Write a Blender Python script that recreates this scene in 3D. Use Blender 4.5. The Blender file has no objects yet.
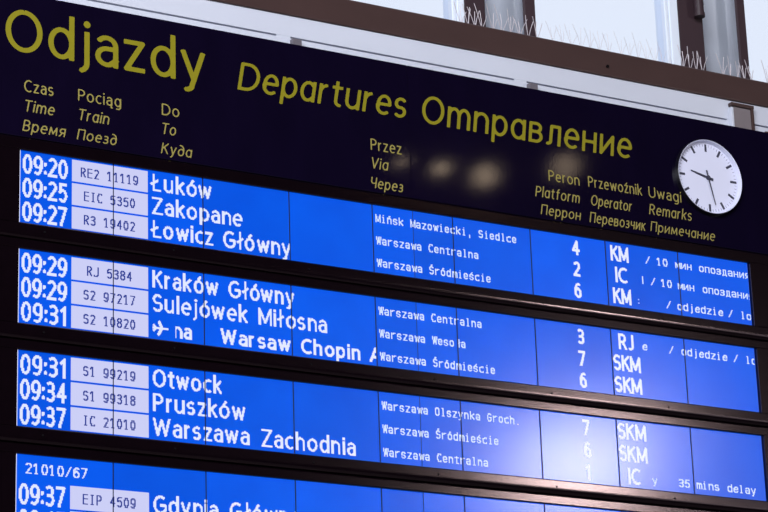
import bpy, bmesh, math, random
import numpy as np
from mathutils import Vector, Matrix

SC = bpy.context.scene
COL = SC.collection
Z0 = 5.5                                   # height of the sign's datum line above the concourse floor

# ---------------------------------------------------------------- camera
cam = bpy.data.cameras.new('camera'); cam_ob = bpy.data.objects.new('camera', cam); COL.objects.link(cam_ob)
cam.sensor_width = 36.0; cam.lens = 2551.2 * 36.0 / 768.0
cam.clip_start = .1; cam.clip_end = 400
RT = Vector((0.870645, -0.490823, -0.032716)); DN = Vector((0.126278, 0.287286, -0.949484)); FW = Vector((0.475427, 0.822533, 0.312104))
m = Matrix((RT, -DN, -FW)).transposed().to_4x4()
m.translation = Vector((-3.51137, -8.93295, -3.86194 + Z0))
cam_ob.matrix_world = m
SC.camera = cam_ob

# ---------------------------------------------------------------- sky and exposure
world = bpy.data.worlds.new('sky'); SC.world = world; world.use_nodes = True
nt = world.node_tree; nt.nodes.clear()
tc = nt.nodes.new('ShaderNodeTexCoord'); sp = nt.nodes.new('ShaderNodeSeparateXYZ')
mr = nt.nodes.new('ShaderNodeMapRange'); mr.inputs[1].default_value = -.05; mr.inputs[2].default_value = .12
mx = nt.nodes.new('ShaderNodeMix'); mx.data_type = 'RGBA'
mx.inputs[6].default_value = (.010, .008, .013, 1)       # the dim hall behind the camera
mx.inputs[7].default_value = (.93, .975, 1.08, 1)          # overcast sky beyond the glass wall
bg = nt.nodes.new('ShaderNodeBackground'); out = nt.nodes.new('ShaderNodeOutputWorld')
nt.links.new(tc.outputs['Generated'], sp.inputs[0]); nt.links.new(sp.outputs['Y'], mr.inputs[0])
nt.links.new(mr.outputs[0], mx.inputs[0]); nt.links.new(mx.outputs[2], bg.inputs[0]); nt.links.new(bg.outputs[0], out.inputs[0])
bg.inputs[1].default_value = 1.0
vs = SC.view_settings; vs.view_transform = 'Standard'; vs.look = 'None'; vs.exposure = 0.0; vs.gamma = 1.0; vs.use_curve_mapping = False

# ---------------------------------------------------------------- lamps of the hall and added lights
def area(name, loc, target, sx, sy, power, col):
    l = bpy.data.lights.new(name, 'AREA'); l.shape = 'RECTANGLE'; l.size = sx; l.size_y = sy; l.energy = power; l.color = col
    o = bpy.data.objects.new(name, l); COL.objects.link(o); o.location = loc
    o.rotation_euler = (Vector(target) - Vector(loc)).to_track_quat('-Z', 'Y').to_euler(); return o
def bulb(name, loc, r, power, col):
    l = bpy.data.lights.new(name, 'POINT'); l.shadow_soft_size = r; l.energy = power; l.color = col
    o = bpy.data.objects.new(name, l); COL.objects.link(o); o.location = loc; return o
# added area fill on the beams and sign, high and to the left
area('added_front_fill', (-5.5, -9.0, 9.0), (2, 0, 5.6), 7, 4, 1950, (.90, .93, 1.0))
# added glare light low on the right, mirrored softly in the lower screens
area('added_screen_glare_light', (9.6, -9.0, 5.6), (2.6, 0, 4.4), 3.0, 1.6, 30, (.92, .90, 1.0))
area('ceiling_light_over_stairs', (7.5, -7.2, 6.25), (2.6, 0, 4.3), .8, .5, 100, (1.0, .93, .9))
for nm, px, r, e in (('pendant_lamp', 1.755, .035, .45), ('pendant_lamp', 1.955, .05, 1.1), ('pendant_lamp', 2.18, .09, 2.2), ('pendant_lamp', 2.61, .10, 1.8)):
    # each hangs where the header panel mirrors it towards the concourse
    P = Vector((px, 0, Z0 + (-.03 if px < 2.5 else .08))); d = P - m.translation; d.normalize(); d.y = -d.y
    bulb(nm, P + d * 9.0, r, e, (1.0, .76, .52))

# ---------------------------------------------------------------- materials
def principled(name, base, rough=.5, spec=.5, metal=0.0, emit=None, estr=1.0):
    mt = bpy.data.materials.new(name); mt.use_nodes = True
    p = mt.node_tree.nodes['Principled BSDF']
    p.inputs['Base Color'].default_value = (*base, 1); p.inputs['Roughness'].default_value = rough
    p.inputs['Specular IOR Level'].default_value = spec; p.inputs['Metallic'].default_value = metal
    if emit:
        p.inputs['Emission Color'].default_value = (*emit, 1); p.inputs['Emission Strength'].default_value = estr
    return mt
def noisy(mt, scale, amount, stretch=(1, 1, 1), bump=0.0, bump_scale=None):
    """gentle variation of the base colour, and a fine surface texture"""
    n = mt.node_tree; p = n.nodes['Principled BSDF']; base = tuple(p.inputs['Base Color'].default_value)
    t = n.nodes.new('ShaderNodeTexCoord'); mp = n.nodes.new('ShaderNodeMapping'); mp.inputs['Scale'].default_value = stretch
    nz = n.nodes.new('ShaderNodeTexNoise'); nz.inputs['Scale'].default_value = scale; nz.inputs['Detail'].default_value = 5
    n.links.new(t.outputs['Object'], mp.inputs[0]); n.links.new(mp.outputs[0], nz.inputs['Vector'])
    mix = n.nodes.new('ShaderNodeMix'); mix.data_type = 'RGBA'
    mix.inputs[6].default_value = tuple(c * (1 - amount) for c in base[:3]) + (1,); mix.inputs[7].default_value = tuple(min(1, c * (1 + amount)) for c in base[:3]) + (1,)
    n.links.new(nz.outputs['Fac'], mix.inputs[0]); n.links.new(mix.outputs[2], p.inputs['Base Color'])
    if bump:
        nb = n.nodes.new('ShaderNodeTexNoise'); nb.inputs['Scale'].default_value = bump_scale or scale; nb.inputs['Detail'].default_value = 2
        n.links.new(mp.outputs[0], nb.inputs['Vector'])
        b = n.nodes.new('ShaderNodeBump'); b.inputs['Strength'].default_value = bump; b.inputs['Distance'].default_value = .002
        n.links.new(nb.outputs['Fac'], b.inputs['Height']); n.links.new(b.outputs['Normal'], p.inputs['Normal'])
    return mt
M = {
 'header': noisy(principled('header_black_lacquer', (.0035, .0018, .0105), .055, .35), 9, .25, (1, 1, .35), .02, 160),
 'frame': noisy(principled('display_frame_black_metal', (.0030, .0012, .0024), .15, .45), 14, .3, (1, 1, 1), .08, 160),
 'yellow': noisy(principled('yellow_vinyl', (.235, .203, .006), .5, .3), 30, .1),
 'pale_yellow': noisy(principled('pale_yellow_vinyl', (.29, .24, .058), .5, .3), 30, .1),
 'white_glow': principled('lit_white_segment', (.02, .02, .02), .3, .4, 0, (.74, .79, 1.0), 1.0),
 'plate_glow': principled('lit_pale_plate', (.02, .02, .02), .3, .4, 0, (.58, .60, .90), 1.0),
 'thin_glow': principled('lit_thin_segment', (.02, .02, .02), .3, .4, 0, (.62, .74, 1.0), 1.0),
 'plate_ink': principled('dark_blue_segment', (.004, .008, .05), .3, .4, 0, (.012, .03, .24), 1.0),
 'edge_glow': principled('lit_edge', (.02, .02, .02), .3, .4, 0, (.80, .84, 1.0), 1.35),
 'white_steel': noisy(principled('white_painted_steel', (.60, .62, .71), .45, .4), 2.2, .07, (1, 1, 2)),
 'slot': principled('dark_slot', (.055, .05, .06), .6, .3),
 'grey_steel': noisy(principled('grey_steel_bracket', (.13, .115, .135), .5, .4), 20, .15),
 'brown': noisy(principled('brown_painted_steel', (.055, .030, .028), .42, .35), 5, .14, (1, 1, 2), .1, 60),
 'dark_brown': noisy(principled('dark_brown_window_frame', (.040, .022, .028), .5, .35), 6, .15),
 'seam': principled('black_tile_bezel', (.003, .006, .03), .4, .3),
 'bracket_grey': noisy(principled('brown_grey_bracket', (.19, .16, .17), .5, .4), 20, .12),
 'rivet': principled('dark_rivet', (.003, .002, .003), .7, .1),
 'pale_frame': noisy(principled('pale_glazing_bead', (.80, .86, .98), .4, .4), 8, .06),
 'column': noisy(principled('pale_metal_column', (.74, .80, .92), .45, .5, .5), 3, .04),
 'wire': principled('spike_wire_steel', (.72, .66, .70), .45, .5, .2),
 'clock_white': principled('clock_white_enamel', (.72, .73, .90), .4, .4),
 'clock_black': principled('clock_dark_print', (.045, .045, .075), .5, .3),
 'clock_grey': principled('clock_grey_print', (.30, .30, .40), .5, .3),
 'clock_case': principled('clock_black_case', (.006, .005, .01), .3, .4),
 'floor': noisy(principled('concourse_stone_floor', (.16, .15, .15), .35, .4), 1.5, .2),
}
def screen_mat(k):
    mt = principled('blue_lit_screen', (.002, .003, .01), .19, .40, 0, (.0, .085, .80), 1.0)
    n = mt.node_tree; p = n.nodes['Principled BSDF']
    # uneven backlight of a liquid-crystal tile
    t = n.nodes.new('ShaderNodeTexCoord'); nz = n.nodes.new('ShaderNodeTexNoise'); nz.inputs['Scale'].default_value = 4.5; nz.inputs['Detail'].default_value = 1.5
    mix = n.nodes.new('ShaderNodeMix'); mix.data_type = 'RGBA'
    v = (1.0, 1.06, .96, 1.04)[k]
    mix.inputs[6].default_value = (.0, .076 * v, .72 * v, 1); mix.inputs[7].default_value = (.0, .110 * v, .88 * v, 1)
    n.links.new(t.outputs['Object'], nz.inputs['Vector']); n.links.new(nz.outputs['Fac'], mix.inputs[0])
    n.links.new(mix.outputs[2], p.inputs['Emission Color']); return mt
M['frame'].node_tree.nodes['Principled BSDF'].inputs['Specular Tint'].default_value = (1, .74, .76, 1)
BLUES = [screen_mat(k) for k in range(4)]

def glass_mat():
    mt = bpy.data.materials.new('window_glass'); mt.use_nodes = True; n = mt.node_tree; n.nodes.clear()
    o = n.nodes.new('ShaderNodeOutputMaterial'); a = n.nodes.new('ShaderNodeBsdfTransparent'); b = n.nodes.new('ShaderNodeBsdfGlossy')
    a.inputs[0].default_value = (.95, .97, 1, 1); b.inputs['Roughness'].default_value = .05
    x = n.nodes.new('ShaderNodeMixShader'); x.inputs[0].default_value = .05
    n.links.new(a.outputs[0], x.inputs[1]); n.links.new(b.outputs[0], x.inputs[2]); n.links.new(x.outputs[0], o.inputs[0]); return mt
M['glass'] = glass_mat()

# ---------------------------------------------------------------- mesh helpers
def tag(o, label=None, cat=None, group=None, kind=None):
    if label: o['label'] = label
    if cat: o['category'] = cat
    if group: o['group'] = group
    if kind: o['kind'] = kind
    return o
def thing(name, loc, label, cat, group=None):
    o = bpy.data.objects.new(name, None); COL.objects.link(o); o.location = loc; o.empty_display_size = .1
    return tag(o, label, cat, group)
def link(name, me, mat, parent=None, loc=(0, 0, 0)):
    me.materials.append(mat); o = bpy.data.objects.new(name, me); COL.objects.link(o); o.location = loc
    if parent: o.parent = parent
    return o
def from_bm(name, bm, mat, parent=None, loc=(0, 0, 0), smooth=False):
    bmesh.ops.recalc_face_normals(bm, faces=bm.faces)
    me = bpy.data.meshes.new(name); bm.to_mesh(me); bm.free()
    if smooth:
        for p in me.polygons: p.use_smooth = True
    return link(name, me, mat, parent, loc)
def add_box(bm, x0, x1, y0, y1, z0, z1, bev=0.0, seg=2):
    r = bmesh.ops.create_cube(bm, size=1); vs_ = r['verts']
    for v in vs_:
        v.co = Vector(((x0 + x1) / 2 + v.co.x * (x1 - x0), (y0 + y1) / 2 + v.co.y * (y1 - y0), (z0 + z1) / 2 + v.co.z * (z1 - z0)))
    if bev:
        es = list({e for v in vs_ for e in v.link_edges})
        bmesh.ops.bevel(bm, geom=es, offset=bev, segments=seg, affect='EDGES', profile=.5)
    return bm
def box(name, x0, x1, y0, y1, z0, z1, mat, parent=None, bev=0.0, loc=(0, 0, 0), seg=2):
    return from_bm(name, add_box(bmesh.new(), x0, x1, y0, y1, z0, z1, bev, seg), mat, parent, loc)
def extrude_x(bm, prof, x0, x1):
    """prof: closed outline of (y, z)"""
    a = [bm.verts.new((x0, y, z)) for y, z in prof]; b = [bm.verts.new((x1, y, z)) for y, z in prof]
    n = len(prof)
    for i in range(n): bm.faces.new((a[i], a[(i + 1) % n], b[(i + 1) % n], b[i]))
    bm.faces.new(a); bm.faces.new(b[::-1]); return bm
def add_tube(bm, p, q, r, r2=None, seg=10):
    p, q = Vector(p), Vector(q); d = q - p
    mt = Matrix.Translation((p + q) / 2) @ d.to_track_quat('Z', 'Y').to_matrix().to_4x4()
    bmesh.ops.create_cone(bm, cap_ends=True, segments=seg, radius1=r, radius2=r if r2 is None else r2, depth=d.length, matrix=mt)
def add_disc(bm, cx, cz, r, y0, y1, seg=64):
    mt = Matrix.Translation((cx, (y0 + y1) / 2, cz)) @ Matrix.Rotation(math.pi / 2, 4, 'X')
    bmesh.ops.create_cone(bm, cap_ends=True, segments=seg, radius1=r, radius2=r, depth=abs(y1 - y0), matrix=mt)
# ---------------------------------------------------------------- stroke lettering
# A glyph is (width, [strokes]); a stroke is a list of points and arcs
# E(cx, cy, rx, ry, a0, a1); cap height 1, x height XH, centre lines.
XH = 0.72
def E(cx, cy, rx, ry, a0, a1):
    n = max(6, int(abs(a1 - a0) / 9))
    return [(cx + rx * math.cos(math.radians(a0 + (a1 - a0) * i / n)),
             cy + ry * math.sin(math.radians(a0 + (a1 - a0) * i / n))) for i in range(n + 1)]
def S(*items):
    pts, arc_start, arc_end = [], False, False
    for k, it in enumerate(items):
        if isinstance(it, list):
            if k == 0: arc_start = True
            arc_end = True
            for p in it:
                if not pts or math.dist(p, pts[-1]) > 1e-4: pts.append(p)
        else:
            arc_end = False
            if not pts or math.dist(it, pts[-1]) > 1e-4: pts.append(it)
    return (pts, arc_start, arc_end)
def DOT(x, y): return ([(x, y)], True, True)
o_ = lambda cx=.26, rx=.26, ry=.36, cy=.36: S(E(cx, cy, rx, ry, 90, 450))
def arch(x0, w, h=XH, down=0):      # the shoulder of n, m, h
    r = w / 2
    return S((x0, .40), E(x0 + r, h - .30, r, .30, 180, 0), (x0 + w, down))
ACUTE = lambda x, y=.84: S((x - .03, y), (x + .09, y + .15))
bowl_a = [S(E(.21, .50, .21, .22, 150, 0), (.42, 0)),
          S((.42, .43), (.24, .43), E(.22, .215, .22, .215, 90, 285), (.42, .14))]
G = {
 ' ': (.30, []),
 'O': (.72, [o_(.36, .36, .5, .5)]),
 'C': (.60, [S(E(.38, .5, .38, .5, 52, 308))]),
 'G': (.68, [S(E(.38, .5, .38, .5, 50, 325), (.69, .46), (.42, .46))]),
 'D': (.66, [S((0, 0), (0, 1), (.2, 1), E(.24, .5, .42, .5, 90, -90), (.2, 0), (0, 0))]),
 'B': (.50, [S((0, 0), (0, 1), (.2, 1), E(.24, .76, .22, .24, 90, -90), (0, .52)), S((0, .52), (.24, .52), E(.25, .26, .25, .26, 90, -90), (0, 0))]),
 'P': (.50, [S((0, 0), (0, 1), (.2, 1), E(.22, .73, .28, .27, 90, -90), (0, .46))]),
 'R': (.54, [S((0, 0), (0, 1), (.2, 1), E(.22, .74, .28, .26, 90, -90), (0, .48)), S((.26, .48), (.54, 0))]),
 'E': (.44, [S((.44, 1), (0, 1), (0, 0), (.44, 0)), S((0, .52), (.40, .52))]),
 'K': (.54, [S((0, 0), (0, 1)), S((.50, 1), (.02, .46)), S((.18, .62), (.54, 0))]),
 'L': (.42, [S((0, 1), (0, 0), (.42, 0))]),
 'Ł': (.46, [S((.04, 1), (.04, 0), (.46, 0)), S((-.08, .40), (.28, .64))]),
 'M': (.74, [S((0, 0), (0, 1), (.37, .12), (.74, 1), (.74, 0))]),
 'T': (.56, [S((0, 1), (.56, 1)), S((.28, 1), (.28, 0))]),
 'U': (.60, [S((0, 1), (0, .32), E(.3, .32, .3, .32, 180, 360), (.6, 1))]),
 'V': (.60, [S((0, 1), (.3, 0), (.6, 1))]),
 'A': (.62, [S((0, 0), (.31, 1), (.62, 0)), S((.1, .30), (.52, .30))]),
 'W': (.92, [S((0, 1), (.22, 0), (.46, .95), (.70, 0), (.92, 1))]),
 'Z': (.54, [S((.02, 1), (.54, 1), (0, 0), (.54, 0))]),
 'S': (.50, [S(E(.26, .745, .24, .255, 35, 250), E(.25, .27, .25, .27, 68, -148))]),
 'J': (.34, [S((.34, 1), (.34, .24), E(.14, .24, .20, .24, 0, -130))]),
 'I': (.0, [S((0, 0), (0, 1))]),
 'Ś': (.50, [S(E(.26, .745, .24, .255, 35, 250), E(.25, .27, .25, .27, 68, -148)), ACUTE(.25, 1.14)]),
 'a': (.42, bowl_a),
 'ą': (.46, bowl_a + [S((.42, 0), E(.46, -.14, .09, .10, 130, 290))]),
 'ɑ': (.46, [S(E(.24, .36, .24, .36, 40, 320)), S((.46, XH), (.46, 0))]),
 'c': (.40, [S(E(.27, .36, .27, .36, 55, 305))]),
 'd': (.48, [o_(.24, .24), S((.48, 0), (.48, 1.06))]),
 '∂': (.48, [o_(.24, .24, .33, .33), S(E(.10, .50, .38, .54, 0, 100))]),
 'e': (.48, [S((.02, .38), (.49, .38), E(.255, .38, .235, .34, 0, 200), E(.26, .33, .26, .33, 180, 312))]),
 'f': (.30, [S((.12, 0), (.12, .82), E(.28, .82, .16, .22, 180, 85)), S((0, XH), (.28, XH))]),
 'g': (.48, [o_(.24, .24), S((.48, XH), (.48, -.04), E(.24, -.04, .24, .24, 0, -125))]),
 'h': (.46, [S((0, 0), (0, 1.06)), arch(0, .46)]),
 'i': (.0, [S((0, 0), (0, XH)), DOT(0, .98)]),
 'j': (.10, [S((.10, XH), (.10, -.06), E(-.08, -.06, .18, .21, 0, -80)), DOT(.10, .98)]),
 'k': (.42, [S((0, 0), (0, 1.06)), S((.40, XH), (.02, .32)), S((.14, .44), (.42, 0))]),
 'l': (.0, [S((0, 0), (0, 1.06))]),
 'ł': (.20, [S((.10, 0), (.10, 1.06)), S((-.04, .44), (.24, .64))]),
 'm': (.76, [S((0, 0), (0, XH)), arch(0, .38), arch(.38, .38)]),
 'n': (.46, [S((0, 0), (0, XH)), arch(0, .46)]),
 'ń': (.46, [S((0, 0), (0, XH)), arch(0, .46), ACUTE(.23)]),
 'o': (.52, [o_()]),
 'ó': (.52, [o_(), ACUTE(.26)]),
 'p': (.48, [o_(.24, .24), S((0, XH), (0, -.28))]),
 'r': (.26, [S((0, 0), (0, XH)), S((0, .36), E(.24, .40, .24, .32, 180, 88))]),
 's': (.38, [S(E(.19, .535, .18, .185, 35, 245), E(.19, .185, .19, .185, 68, -145))]),
 'ś': (.38, [S(E(.19, .535, .18, .185, 35, 245), E(.19, .185, .19, .185, 68, -145)), ACUTE(.19)]),
 't': (.30, [S((.12, .92), (.12, .18), E(.27, .18, .15, .18, 180, 285)), S((0, XH), (.29, XH))]),
 'u': (.46, [S((0, XH), (0, .28), E(.23, .28, .23, .28, 180, 360)), S((.46, XH), (.46, 0))]),
 'w': (.70, [S((0, XH), (.17, 0), (.35, .68), (.53, 0), (.70, XH))]),
 'y': (.46, [S((0, XH), (.24, .02)), S((.46, XH), (.20, -.16), E(.06, -.14, .15, .14, -20, -95))]),
 'z': (.38, [S((0, XH), (.38, XH), (0, 0), (.38, 0))]),
 'ź': (.38, [S((0, XH), (.38, XH), (0, 0), (.38, 0)), ACUTE(.19)]),
 'в': (.44, [S((0, 0), (0, XH), (.2, XH), E(.22, .555, .17, .165, 90, -90), (0, .39)), S((0, .39), (.22, .39), E(.23, .195, .2, .195, 90, -90), (0, 0))]),
 'з': (.36, [S(E(.15, .545, .18, .175, 140, -80), (.10, .37)), S((.10, .37), E(.15, .19, .21, .19, 80, -145))]),
 'к': (.40, [S((0, 0), (0, XH)), S((.38, XH), (.02, .36)), S((.12, .42), (.40, 0))]),
 'л': (.46, [S(E(-.02, .10, .14, .10, -90, 0), (.14, XH), (.46, XH), (.46, 0))]),
 'м': (.62, [S((0, 0), (.05, XH), (.31, .10), (.57, XH), (.62, 0))]),
 'н': (.46, [S((0, 0), (0, XH)), S((.46, 0), (.46, XH)), S((0, .37), (.46, .37))]),
 'и': (.46, [S((0, XH), (0, 0), (.46, XH), (.46, 0))]),
 'д': (.50, [S((.02, -.16), (.02, 0), (.50, 0), (.50, -.16)), S((.08, 0), (.14, XH), (.42, XH), (.42, 0))]),
 'П': (.58, [S((0, 0), (0, 1), (.58, 1), (.58, 0))]),
 'п': (.46, [S((0, 0), (0, XH), (.46, XH), (.46, 0))]),
 'ч': (.40, [S((0, XH), (0, .46), E(.2, .46, .2, .16, 180, 300), (.40, .36)), S((.40, XH), (.40, 0))]),
 'Ч': (.50, [S((0, 1), (0, .66), E(.25, .66, .25, .24, 180, 300), (.50, .50)), S((.50, 1), (.50, 0))]),
 'я': (.42, [S((.42, 0), (.42, XH), (.22, XH), E(.20, .52, .20, .20, 90, 270), (.42, .32)), S((.22, .32), (0, 0))]),
 '0': (.44, [o_(.22, .22, .5, .5)]),
 '1': (.22, [S((.0, .80), (.2, 1), (.2, 0))]),
 '2': (.44, [S(E(.22, .74, .21, .26, 150, -25), (0, 0), (.44, 0))]),
 '3': (.42, [S(E(.19, .76, .20, .24, 140, -80), (.12, .52)), S((.12, .52), E(.20, .27, .22, .27, 75, -140))]),
 '4': (.46, [S((.34, 0), (.34, 1), (0, .28), (.46, .28))]),
 '5': (.42, [S((.38, 1), (.06, 1), (.03, .54), E(.20, .32, .22, .32, 130, -140))]),
 '6': (.44, [o_(.22, .22, .31, .31), S((.01, .36), E(.26, .50, .25, .50, 180, 55))]),
 '7': (.42, [S((0, 1), (.42, 1), (.12, 0))]),
 '8': (.44, [o_(.22, .20, .24, .76), o_(.22, .22, .27, .27)]),
 '9': (.44, [o_(.22, .22, .31, .69), S((.43, .64), E(.18, .50, .25, .50, 0, -125))]),
 ':': (.0, [DOT(0, .14), DOT(0, .62)]),
 '.': (.0, [DOT(0, .03)]),
 ',': (.06, [S((.06, .10), (0, -.22))]),
 '/': (.36, [S((0, -.05), (.36, 1.05))]),
 '✈': (1.0, [S((.02, .48), (.98, .50)), S((.42, .98), (.64, .50), (.36, .02)), S((.04, .68), (.16, .49), (.02, .32)), S((.40, .90), (.56, .50), (.36, .10))]),
}
for _c, _l in zip('оаерсу', 'oaepcy'): G[_c] = G[_l]
def layout(text, gap, mono=None):
    out, x = [], 0.0
    for ch in text:
        w = G[ch][0]
        if mono:
            out.append((ch, x + (mono - w) / 2)); x += mono
        else:
            out.append((ch, x)); x += w + gap
    return out, (x if mono else x - gap)
class Strip:
    """collects flat faces in a plane x,z facing -y"""
    def __init__(s): s.v, s.f, s.ix = [], [], {}
    def vert(s, x, z):
        k = (round(x, 6), round(z, 6))
        if k not in s.ix: s.ix[k] = len(s.v); s.v.append((x, 0.0, z))
        return s.ix[k]
    def poly(s, pts):
        idx = []
        for p in pts:
            i = s.vert(*p)
            if not idx or (i != idx[-1]): idx.append(i)
        if len(idx) > 2 and idx[0] == idx[-1]: idx.pop()
        if len(set(idx)) == len(idx) and len(idx) > 2: s.f.append(idx)
def smooth_text(text, x0, base, width, cap, stroke=.13, shear=0.0, gap=.20, res=26, squash=.88, st=None):
    """outline lettering by marching squares; fits the given width"""
    st = st or Strip()
    hw = stroke / 2
    items, W = layout(text, gap + stroke)
    W += stroke
    kx = width / W; kz = cap
    # keep stems the same thickness after the horizontal fit
    hwx = hw * (cap / kx) if kx > 0 else hw
    h = 1.0 / res
    for ch, gx in items:
        w, strokes = G[ch]
        if not strokes: continue
        xs = np.arange(-.30, w + .36, h); ys = np.arange(-.46, 1.40, h)
        X, Y = np.meshgrid(xs, ys)
        ins = hw * squash
        D = _sdf_scaled(ch, X * kx / cap, Y, hw, squash, kx / cap, ins)
        _march(st, xs, ys, D, lambda x, y: (x0 + (gx + hw * 1.0) * kx + x * kx + shear * y * cap, base + y * cap))
    return st
def _sdf_scaled(ch, X, Y, hw, squash, sx, ins):
    w, strokes = G[ch]
    sy = 1 - 2 * ins
    d = np.full(X.shape, 9.0)
    q = 1.0 / squash
    Yq = Y * q
    for pts, as_, ae_ in strokes:
        P = [(p[0] * sx, (p[1] * sy + ins) * q) for p in pts]
        n = len(P)
        for i in range(max(1, n - 1)):
            x0, y0 = P[i]; x1, y1 = P[min(i + 1, n - 1)]
            L = math.hypot(x1 - x0, y1 - y0)
            if L < 1e-6:
                d = np.minimum(d, np.hypot(X - x0, Y - y0 / q) - 1.3 * hw); continue
            ux, uy = (x1 - x0) / L, (y1 - y0) / L
            a = (X - x0) * ux + (Yq - y0) * uy; b = -(X - x0) * uy + (Yq - y0) * ux
            r = np.hypot(b, np.where(a < 0, a, 0) + np.where(a > L, a - L, 0)) - hw
            if i == 0 and n > 1:
                r = np.where(a < 0, np.maximum(np.abs(b) - hw, -a - (0 if as_ else hw)), r)
            if i == n - 2:
                r = np.where(a > L, np.maximum(np.abs(b) - hw, a - L - (0 if ae_ else hw)), r)
            d = np.minimum(d, r)
    ys = [(p[1] * sy + ins) for s in strokes for p in s[0]]
    e = 1.3 * hw if any(len(s[0]) == 1 for s in strokes) else ins
    return np.maximum(d, np.maximum(Y - (max(ys) + e), (min(ys) - ins) - Y))
def _march(st, xs, ys, D, tf):
    ny, nx = D.shape
    ins = D < 0
    for j in range(ny - 1):
        i = 0
        while i < nx - 1:
            c = (ins[j, i], ins[j, i + 1], ins[j + 1, i + 1], ins[j + 1, i])
            if all(c):
                k = i
                while k < nx - 1 and ins[j, k + 1] and ins[j + 1, k + 1]: k += 1
                st.poly([tf(xs[i], ys[j]), tf(xs[k], ys[j]), tf(xs[k], ys[j + 1]), tf(xs[i], ys[j + 1])])
                i = k; continue
            if any(c):
                q = [(i, j), (i + 1, j), (i + 1, j + 1), (i, j + 1)]
                pts = []
                for t in range(4):
                    a, b = q[t], q[(t + 1) % 4]
                    da, db = D[a[1], a[0]], D[b[1], b[0]]
                    if da < 0: pts.append(tf(xs[a[0]], ys[a[1]]))
                    if (da < 0) != (db < 0):
                        f = da / (da - db)
                        pts.append(tf(xs[a[0]] + f * (xs[b[0]] - xs[a[0]]), ys[a[1]] + f * (ys[b[1]] - ys[a[1]])))
                st.poly(pts)
            i += 1
PX = 0.0041
def pixel_text(text, x0, base, width, cap_px, stroke_px, gap_px=2.2, clip=None, px=PX):
    """thick bitmap lettering: the strokes sampled on the screen's pixel grid"""
    st = Strip(); hw = stroke_px / 2 / cap_px
    gap = gap_px / cap_px
    items, W = layout(text, gap + 2 * hw); W += 2 * hw
    cap = cap_px * px
    kx = width / W
    for ch, gx in items:
        w, strokes = G[ch]
        if not strokes: continue
        X0 = round((gx * kx) / px)
        ncol = int(math.ceil((w * kx + 2 * hw * cap) / px)) + 3
        rows = np.arange(-int(cap_px * .34), int(cap_px * 1.4)); cols = np.arange(-3, ncol + 1)
        X, Y = np.meshgrid((cols + .5) / cap_px - hw, (rows + .5) / cap_px)
        D = _sdf_scaled(ch, X, Y, hw, .92, kx / cap, hw * .92)
        _runs(st, D < 0, x0 + X0 * px, base, cols[0], rows[0], px, clip)
    return st
def _runs(st, M, ox, oz, c0, r0, px, clip, bold=0.0):
    pz = px
    for r in range(M.shape[0]):
        c = 0
        while c < M.shape[1]:
            if M[r, c]:
                k = c
                while k < M.shape[1] and M[r, k]: k += 1
                a, b = ox + (c + c0) * px, ox + (k + c0 + bold) * px
                if clip: a, b = max(a, clip[0]), min(b, clip[1])
                if b > a + 1e-5:
                    z0, z1 = oz + (r + r0) * pz, oz + (r + r0 + 1) * pz
                    st.poly([(a, z0), (b, z0), (b, z1), (a, z1)])
                c = k
            else: c += 1
def thin_text(text, x0, base, pitch_px=7, w_px=5, cap_px=9, clip=None, px=PX, bold=0.0):
    """one-pixel-wide bitmap lettering at a fixed pitch"""
    st = Strip()
    for n, ch in enumerate(text):
        w, strokes = G[ch]
        if not strokes: continue
        ncols = w_px if w > .14 else 1
        if ch in '1ł': ncols = 3
        if ch in 'Ww✈Mmм': ncols = w_px + (1 if ch != 'W' else 1)
        M = np.zeros((cap_px + 6, pitch_px + 1), bool)
        off = (w_px - ncols) // 2 if ncols < w_px and ch not in '1ł' else 0
        sx = (ncols - 1) / w if w > .14 else (8 if ch == 'j' else 0)
        for pts, _, _ in strokes:
            for i in range(max(1, len(pts) - 1)):
                a, b = pts[i], pts[min(i + 1, len(pts) - 1)]
                for t in range(13):
                    x = a[0] + (b[0] - a[0]) * t / 12; y = a[1] + (b[1] - a[1]) * t / 12
                    cx = int(math.floor(x * sx + .5)) + off + (3 if ch in 'łŁ' else 0); cy = int(math.floor(y * (cap_px - 1) + .5)) + 3
                    if 0 <= cx < M.shape[1] and 0 <= cy < M.shape[0]: M[cy, cx] = True
        if ch in 'il':   # the foot serifs of fixed-pitch letters
            M[3, off - 1] = M[3, off + 1] = True
            M[3 + (6 if ch == 'i' else 9) - (0 if ch == 'i' else 1), off - 1] = True
        if ch == 'I' or ch == '1':
            if ch == '1': M[3, 1] = M[3, 3] = True
            if ch == 'I': M[3, off - 1] = M[3, off + 1] = M[2 + cap_px, off - 1] = M[2 + cap_px, off + 1] = True
        _runs(st, M, x0 + n * pitch_px * px - bold * px / 2, base, 0, -3, px, clip, bold)
    return st
def lettering(name, st, mat, parent, y, label=None):
    if not st.f: return None
    me = bpy.data.meshes.new(name); me.from_pydata(st.v, [], st.f); me.update()
    o = link(name, me, mat, parent, (0, y, 0))
    # every face looks towards the concourse
    bm = bmesh.new(); bm.from_mesh(me)
    for f in bm.faces:
        if f.normal.y > 0: f.normal_flip()
    bm.to_mesh(me); bm.free()
    if label: o['label'] = label
    return o

# ================================================================ the building
XL, XR = -.45, 4.35                        # the sign runs past both sides of the view
def z(v): return v + Z0
fl = box('floor', -16, 16, -16, 3, -.1, 0, M['floor']); tag(fl, kind='structure')
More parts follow.
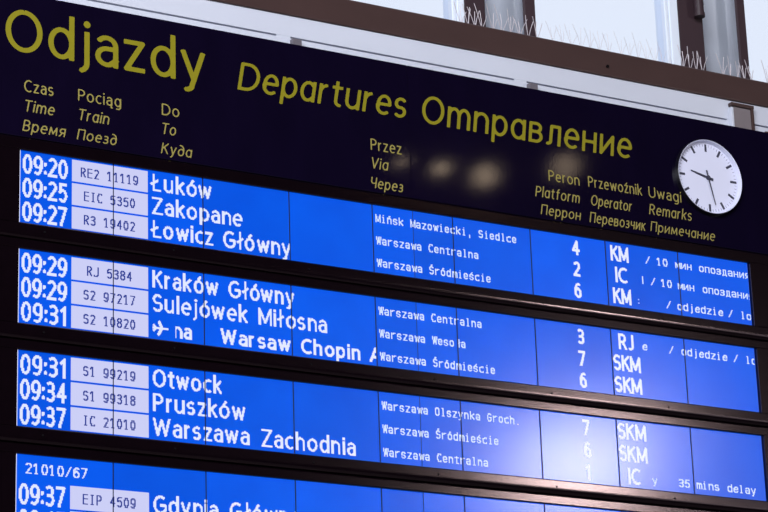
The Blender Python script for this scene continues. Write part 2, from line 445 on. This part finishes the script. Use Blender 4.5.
# white fascia of the lintel, with a long narrow slot broken at every bracket
bm = bmesh.new()
FX0, FX1 = -1.0, 6.0
gaps = [(.0, .07), (1.222, 1.290), (2.440, 2.507), (3.645, 3.73)]
add_box(bm, FX0, FX1, .12, .22, z(.520), z(.66), .002)
add_box(bm, FX0, FX1, .12, .22, z(.15), z(.5125), .002)
for a, b in gaps: add_box(bm, a, b, .121, .20, z(.50), z(.53))
tag(from_bm('trim_1', bm, M['white_steel']), 'white painted steel fascia above the sign', kind='structure')
tag(box('trim_2', FX0, FX1, .15, .19, z(.50), z(.53), M['slot']), 'dark slot in the white fascia', kind='structure')
# brown hollow beam: rounded edges, a small drain hole
prof = []
for cy, cz, a0, a1 in ((.135, .742, 180, 90), (.30, .742, 90, 0), (.30, .624, 0, -90), (.115, .624, 270, 180)):
    r = .016 if cz > .7 else .006
    for i in range(6):
        a = math.radians(a0 + (a1 - a0) * i / 5); prof.append((cy + r * math.cos(a), z(cz + r * math.sin(a))))
bm = extrude_x(bmesh.new(), prof, FX0, FX1)
tag(from_bm('trim_3', bm, M['brown']), 'brown steel beam below the glass wall', kind='structure')
bm = bmesh.new(); add_disc(bm, 2.957, z(.668), .0075, .106, .125, 20)
tag(from_bm('trim_4', bm, M['rivet']), 'drain hole in the brown beam', kind='structure')
# back wall behind the sign
tag(box('wall_back', FX0, FX1, .24, .34, 0, z(.60), M['dark_brown']), kind='structure')

# the glass wall
def post(n, x0, x1, y0, y1, mat, bev=.004, top=3.2):
    return tag(box('trim_%d' % n, x0, x1, y0, y1, z(.74), z(top), mat, None, bev), kind='structure')
k = 5
for i, (wx, dk, cr, px0, px1) in enumerate(((2.222, 2.271, 2.385, 2.603, 2.664), (3.436, 3.497, 3.645, 3.862, 3.912))):
    post(k, wx + .010, dk, .25, .262, M['pale_frame']); k += 1                  # pale bead at the pane's edge
    post(k, dk, cr, .25, .30, M['dark_brown']); k += 1                        # deep brown mullion
    post(k, wx - .016, wx + .006, .252, .262, M['pale_frame']); k += 1
    post(k, px0, px1, .25, .268, M['dark_brown']); k += 1                      # slim brown post
    bm = bmesh.new()
    cx = px0 - .01
    add_tube(bm, (cx, .56, z(.45)), (cx, .56, z(3.2)), .21, seg=96)
    tag(from_bm('trim_%d' % k, bm, M['column'], smooth=True), 'round pale column behind the glass wall', kind='structure'); k += 1
# a short pipe hanging in front of the right mullion
bm = bmesh.new(); add_tube(bm, (3.60, .215, z(1.085)), (3.60, .215, z(3.2)), .024, seg=24); add_tube(bm, (3.60, .215, z(1.080)), (3.60, .215, z(1.10)), .027, seg=24)
tag(from_bm('drain_pipe', bm, M['dark_brown'], smooth=False), 'short dark pipe ending in front of the right brown mullion', 'pipe')
for n, (a, b) in enumerate(((-.6, 1.0), (1.03, 2.205), (2.664, 3.424), (3.912, 5.2))):
    w = box('window_%d' % (n + 1), a, b, .285, .293, z(.74), z(3.2), M['glass']); tag(w, kind='structure')
tag(box('trim_%d' % k, FX0, FX1, .25, .34, z(.70), z(.765), M['dark_brown']), kind='structure'); k += 1

# brackets that hang the sign from the fascia
LB = ['small grey steel bracket above the word Departures', 'small grey steel bracket above the middle of the Russian heading']
for (a, b), lb in zip(((1.286, 1.330), (2.504, 2.548)), LB):
    tag(box('hanging_bracket', 0, b - a, .092, .119, .0015, .073, M['grey_steel'], None, .0015, (a, 0, z(.43))), lb, 'bracket', 'grey hanging brackets of the sign')
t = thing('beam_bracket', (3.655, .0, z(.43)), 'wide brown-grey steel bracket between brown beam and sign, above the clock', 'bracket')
box('bracket_face', .014, .116, .098, .119, .002, .150, M['bracket_grey'], t, .002)
box('side_plate', -.002, .012, .094, .119, .002, .146, M['white_steel'], t, .002)
box('end_plate', .117, .132, .092, .119, .002, .168, M['brown'], t, .002)
box('top_shade_strip', .0, .134, .090, .119, .152, .170, M['brown'], t, .002)  # brown strip puts the soft shade under the beam into colour
r_ = tag(box('hanging_rail', 3.80, 5.2, .03, .116, z(.4315), z(.452), M['brown'], None, .003), 'thin brown steel rail right of the wide bracket, resting over the sign', 'rail')

# bird spikes on the brown beam
rnd = random.Random(7)
def spikes(x0, n, step, label, height=.112, y=.17, r=.0016):
    t = thing('bird_spikes', (x0, y, z(.757)), label, 'bird spikes', 'bird spike strips on the brown beam')
    box('base_strip', -.01, n * step, -.012, .012, 0, .004, M['wire'], t)
    for i in range(n):
        bm = bmesh.new(); bx = i * step
        for lean in ((-.50, -.35), (.05, .1), (.50, .35)):
            h = height * rnd.uniform(.75, 1.1)
            ex, ey = bx + lean[0] * h + rnd.uniform(-.014, .014), lean[1] * h * rnd.uniform(.6, 1.3)
            mid = ((bx + ex) / 2 + rnd.uniform(-.004, .004), ey / 2, h * .55)
            add_tube(bm, (bx, 0, .003), mid, r, seg=5); add_tube(bm, mid, (ex, ey, h), r, seg=5)
        from_bm('spike', bm, M['wire'], t)
spikes(2.20, 4, .037, 'bird spike strip in front of the left brown mullion')
spikes(2.37, 6, .048, 'bird spike strip before the pale column left of the slim post')
spikes(2.70, 7, .052, 'faint bird spike strip against bright sky, just right of the slim post', r=.0009)
spikes(3.085, 6, .048, 'faint bird spike strip against bright sky, nearing the right mullion', r=.0009)
spikes(3.445, 4, .038, 'bird spike strip in front of the right brown mullion below the pipe')
spikes(3.68, 5, .044, 'bird spike strip before the right pale column')
spikes(3.95, 6, .046, 'bird spike strip at the far right end of the brown beam')

# ================================================================ the header of the sign
hd = thing('departures_sign', (0, 0, Z0), 'long black header sign lettered in yellow above the blue train displays', 'sign')
box('header_panel', XL, 1.8015, 0, .09, -.190, .431, M['header'], hd, .003)
box('header_panel', 1.8035, XR, 0, .09, -.190, .431, M['header'], hd, .003)
box('seam_strip', 1.7995, 1.8055, .003, .088, -.188, .429, M['frame'], hd)
SH = .17
def sign(text, x, base, w, cap, stroke, mat, shear=0.0, res=26, gap=.13):
    st = smooth_text(text, x, base, w, cap, stroke, shear, gap, res)
    return lettering('lettering', st, mat, hd, -.0012)
sign('Odjazdy', -.071, .172, .888, .186, .125, M['yellow'], 0, 44)
sign('Depɑrtures', .967, .175, .815, .128, .125, M['yellow'], SH, 34)
sign('Omnpɑвлeниe'.replace('e', 'e'), 1.862, .170, 1.115, .134, .125, M['yellow'], .12, 34)
small = [('Czas', .012, .004, .126, .052, 0), ('Time', .010, -.080, .130, .050, SH), ('Bpeмя', .006, -.165, .182, .049, SH),
 ('Pociąg', .245, .004, .190, .051, 0), ('Trɑin', .243, -.080, .136, .050, SH), ('Поeз∂', .240, -.165, .172, .047, SH),
 ('Do', .617, .003, .080, .051, 0), ('To', .613, -.081, .065, .050, SH), ('Ky∂ɑ', .612, -.167, .137, .048, SH),
 ('Przez', 1.604, .003, .153, .053, 0), ('Viɑ', 1.600, -.082, .084, .052, SH), ('Чepeз', 1.595, -.171, .160, .050, SH),
 ('Peron', 2.516, -.003, .166, .052, 0), ('Plɑtform', 2.439, -.088, .235, .051, SH), ('Пeppoн', 2.463, -.169, .211, .049, SH),
 ('Przewoźnik', 2.729, .000, .295, .052, 0), ('Operɑtor', 2.736, -.087, .223, .052, SH), ('Пepeвoзчик', 2.724, -.170, .303, .051, SH),
 ('Uwagi', 3.061, -.002, .184, .053, 0), ('Remɑrks', 3.056, -.085, .238, .052, SH), ('Пpимeчɑниe', 3.057, -.166, .362, .049, SH)]
for t, x, b, w, c, s in small: sign(t, x, b, w, c, .118, M['pale_yellow'], s, 18, .16)
bm = bmesh.new(); add_disc(bm, 3.432, -.035, .004, -.004, .002, 12); from_bm('screw', bm, M['clock_grey'], hd)

# ================================================================ the four displays
TOP = [-.249, -.662, -1.0755, -1.489]; SH_ = .302
tiles = [(0, .4), (.4, .8), (.8, 1.2), (1.2, 1.6), (1.6, 1.8), (1.8, 2.0), (2.0, 2.4), (2.4, 2.8), (2.8, 3.2), (3.2, 3.6)]
rows = [
 dict(times=['09:20', '09:25', '09:27'], nums=['RE2 11119', 'EIC 5350', 'R3 19402'],
      dest=[('Łuków', .270), ('Zakopane', .409), ('Łowicz Główny', .632)], via=['Mińsk Mazowiecki, Siedlce', 'Warszawa Centralna', 'Warszawa Śródmieście'],
      plat='426', op=[('KM', 2.827, .098), ('IC', 2.846, .068), ('KM', 2.827, .098)],
      rem=[[('/', 3.018), ('10', 3.082), ('мин', 3.184), ('опоздания', 3.318)], [('ı', 2.985), ('/', 3.040), ('10', 3.098), ('мин', 3.190), ('опоздания', 3.330)], [(':', 2.955), ('/', 3.118), ('odjedzie', 3.180), ('/', 3.466), ('lo', 3.538)]]),
 dict(times=['09:29', '09:29', '09:31'], nums=['RJ 5384', 'S2 97217', 'S2 10820'],
      dest=[('Kraków Główny', .644), ('Sulejówek Miłosna', .795), None], via=['Warszawa Centralna', 'Warszawa Wesoła', 'Warszawa Śródmieście'],
      plat='376', op=[('RJ', 2.840, .078), ('SKM', 2.805, .145), ('SKM', 2.805, .145)],
      rem=[[('e', 2.970), ('/', 3.115), ('odjedzie', 3.184), ('/', 3.475), ('lo', 3.546)], [], []]),
 dict(times=['09:31', '09:34', '09:37'], nums=['S1 99219', 'S1 99318', 'IC 21010'],
      dest=[('Otwock', .303), ('Pruszków', .410), ('Warszawa Zachodnia', .912)], via=['Warszawa Olszynka Groch.', 'Warszawa Śródmieście', 'Warszawa Centralna'],
      plat='761', op=[('SKM', 2.805, .147), ('SKM', 2.805, .147), ('IC', 2.846, .068)],
      rem=[[], [], [('y', 2.975), ('35', 3.118), ('mins', 3.215), ('delay', 3.385)]]),
 dict(times=[None, '09:37', '09:45'], nums=[None, 'EIP 4509', 'IC 1310'],
      dest=[None, ('Gdynia Główna', .644), None], via=[None, None, None], plat='', op=[], rem=[]),
]
G['ı'] = G['I']
labels = ['topmost blue display row, trains from 09:20 to 09:27',
          'second blue display row from the top, trains from 09:29 to 09:31',
          'third blue display row from the top, trains from 09:31 to 09:37',
          'lowest blue display row, cut off by the picture, headed 21010/67']
def frame_mesh(top, last=False):
    """upper and lower rails with a rounded lower lip, and the two side stiles; z relative to the row's datum"""
    u, b = .0425, -.302                                     # top of the unit, bottom of the glass
    if top == 0: u = .055
    g = -.3690                                             # the groove to the next unit
    bm = bmesh.new()
    d = .013
    extrude_x(bm, [(.07, u - .002), (.07, .0), (-d + .004, .0), (-d, .004), (-d, u - .008), (-d + .006, u - .002)], XL, XR)
    lip = [(.07, b - .003), (.07, g + .001), (-d + .012, g + .001)]
    for i in range(15):
        a = math.radians(-88 - 92 * i / 14); lip.append((-d + .011 + .012 * math.cos(a), g + .029 + .028 * math.sin(a)))
    lip += [(-d - .001, b - .008), (-d + .003, b - .003)]
    extrude_x(bm, lip, XL, XR)
    add_box(bm, XL, -.0068, -d, .07, b - .004, .001)
    add_box(bm, 3.604, XR, -d, .07, b - .004, .001)
    add_box(bm, XL, XR, .03, .075, g + .001, u - .001)      # backing tray
    return bm
SCREWS = [.10, .66, 1.28, 1.87, 2.46, 3.08, 3.70]
for r, row in enumerate(rows):
    t = thing('train_display', (0, 0, z(TOP[r])), labels[r], 'display', 'blue train display rows under the header')
    from_bm('display_frame', frame_mesh(r), M['frame'], t)
    for sx in SCREWS:
        bm = bmesh.new(); add_disc(bm, sx, -.335, .0042, -.0165, -.011, 12); from_bm('screw', bm, M['rivet'], t)
    for n, (a, b) in enumerate(tiles):
        s = .0026
        l0 = .0008 if abs(a - 1.8) < .01 else s; l1 = .0008 if abs(b - 1.8) < .01 else s
        p = box('screen_panel', a + l0, b - l1, 0, .02, -SH_, 0, BLUES[(r * 3 + n * 5 + n // 3) % 4], t)
    for n in range(1, 10):
        x = n * .4 if n < 9 else 1.8
        h = .0018 if n < 9 else .0004
        box('tile_bezel', x - h, x + h, -.0034, .0, -SH_, 0, M['seam'], t)
    box('edge_light', -.0064, -.0004, -.001, .012, -SH_, .0, M['edge_glow'], t)
    e = -.0010
    for i in range(3):
        base = -.088 - .1 * i
        tm = row['times'][i]
        if tm:
            lettering('time_lettering', pixel_text(tm, .010, base - .007, .190, 20, 2.9, 2.2), M['white_glow'], t, e)
            pz = base - .0095
            pl = box('number_plate', .221, .5525, -.0012, .0, pz, pz + (.0915 if i else .0915), M['plate_glow'], t)
            s_ = row['nums'][i]; pt = 7 * PX
            st = thin_text(s_, .388 - len(s_) * pt / 2, base + .013, 7, 5, 10, bold=.4)
            lettering('number_lettering', st, M['plate_ink'], pl, -.0016)
        d = row['dest'][i]
        if d: lettering('destination_lettering', pixel_text(d[0], .571, base + .001, d[1], 18, 2.6, 2.6), M['white_glow'], t, e)
        if row['via'][i]: lettering('route_lettering', thin_text(row['via'][i], 1.616, base + .012, bold=.3), M['thin_glow'], t, e)
        if row['plat']:
            w = .026 if row['plat'][i] == '1' else .037
            lettering('platform_lettering', pixel_text(row['plat'][i], 2.620, base, w, 17, 3.0), M['white_glow'], t, e)
        if row['op']:
            tx, x, w = row['op'][i]
            lettering('operator_lettering', pixel_text(tx, x, base, w, 18, 3.0, 1.6), M['white_glow'], t, e)
        if row['rem']:
            for tx, x in row['rem'][i]:
                lettering('remark_lettering', thin_text(tx, x, base + .010, 8, 6, 9, clip=(2.95, 3.594), bold=.5), M['thin_glow'], t, e)
    if r == 1:
        base = -.288
        lettering('airplane_symbol', pixel_text('✈', .571, base, .070, 16, 2.2), M['white_glow'], t, e)
        lettering('destination_lettering', pixel_text('na', .663, base, .082, 16, 2.9, 2.3, clip=(.672, 2)), M['white_glow'], t, e)
        lettering('destination_lettering', pixel_text('Warsaw Chopin', .873, base, .649, 16, 2.9, 2.3), M['white_glow'], t, e)
        lettering('destination_lettering', pixel_text('A', 1.565, base, .060, 16, 2.9, clip=(1.565, 1.5965)), M['white_glow'], t, e)
    if r == 3:
        lettering('notice_lettering', thin_text('21010/67', .037, -.073, 8, 6, 10, bold=.4), M['white_glow'], t, e)

# ================================================================ the clock
CX, CZ = 3.4042, .1424
ck = thing('wall_clock', (CX, -.002, z(CZ)), 'round white station clock set in the right end of the black header', 'clock')
bm = bmesh.new()
def ring(bm, prof, seg=96):
    vs_ = []
    for i in range(seg):
        a = 2 * math.pi * i / seg; vs_.append([bm.verts.new((r * math.sin(a), y, r * math.cos(a))) for r, y in prof])
    n = len(prof)
    for i in range(seg):
        for j in range(n):
            bm.faces.new((vs_[i][j], vs_[(i + 1) % seg][j], vs_[(i + 1) % seg][(j + 1) % n], vs_[i][(j + 1) % n]))
ring(bm, [(.1735, -.002), (.1785, -.024), (.1805, -.025), (.1810, -.023), (.1810, .004), (.1735, .004)])
from_bm('inner_rim', bm, M['clock_white'], ck, smooth=False)
bm = bmesh.new(); ring(bm, [(.1811, -.0235), (.1835, -.022), (.1840, -.018), (.1840, .004), (.1811, .004)])
from_bm('clock_case', bm, M['clock_case'], ck)
bm = bmesh.new(); add_disc(bm, 0, 0, .1745, -.002, .004, 96); from_bm('clock_face', bm, M['clock_white'], ck)
def radial(bm, ang, r0, r1, w0, w1, y):
    a = math.radians(ang); u = Vector((math.sin(a), 0, math.cos(a))); s = Vector((u.z, 0, -u.x))
    ps = [u * r0 - s * w0, u * r0 + s * w0, u * r1 + s * w1, u * r1 - s * w1]
    v0 = [bm.verts.new((p.x, y, p.z)) for p in ps]; v1 = [bm.verts.new((p.x, y - .0008, p.z)) for p in ps]
    bm.faces.new(v1)
    for i in range(4): bm.faces.new((v0[i], v0[(i + 1) % 4], v1[(i + 1) % 4], v1[i]))
for h in range(12):
    bm = bmesh.new(); radial(bm, h * 30, .130, .166, .0058, .0058, -.0020); from_bm('hour_mark', bm, M['clock_black'], ck)
bm = bmesh.new()
for q in range(60):
    if q % 5: radial(bm, q * 6, .154, .166, .0011, .0011, -.0020)
from_bm('minute_marks', bm, M['clock_grey'], ck)
bm = bmesh.new(); radial(bm, 283.7, -.03, .099, .0068, .0028, -.005); from_bm('hour_hand', bm, M['clock_black'], ck)
bm = bmesh.new(); radial(bm, 167.0, -.036, .134, .0042, .0022, -.008); from_bm('minute_hand', bm, M['clock_black'], ck)
bm = bmesh.new(); add_disc(bm, 0, 0, .0105, -.011, -.002, 20); from_bm('hand_hub', bm, M['clock_black'], ck)
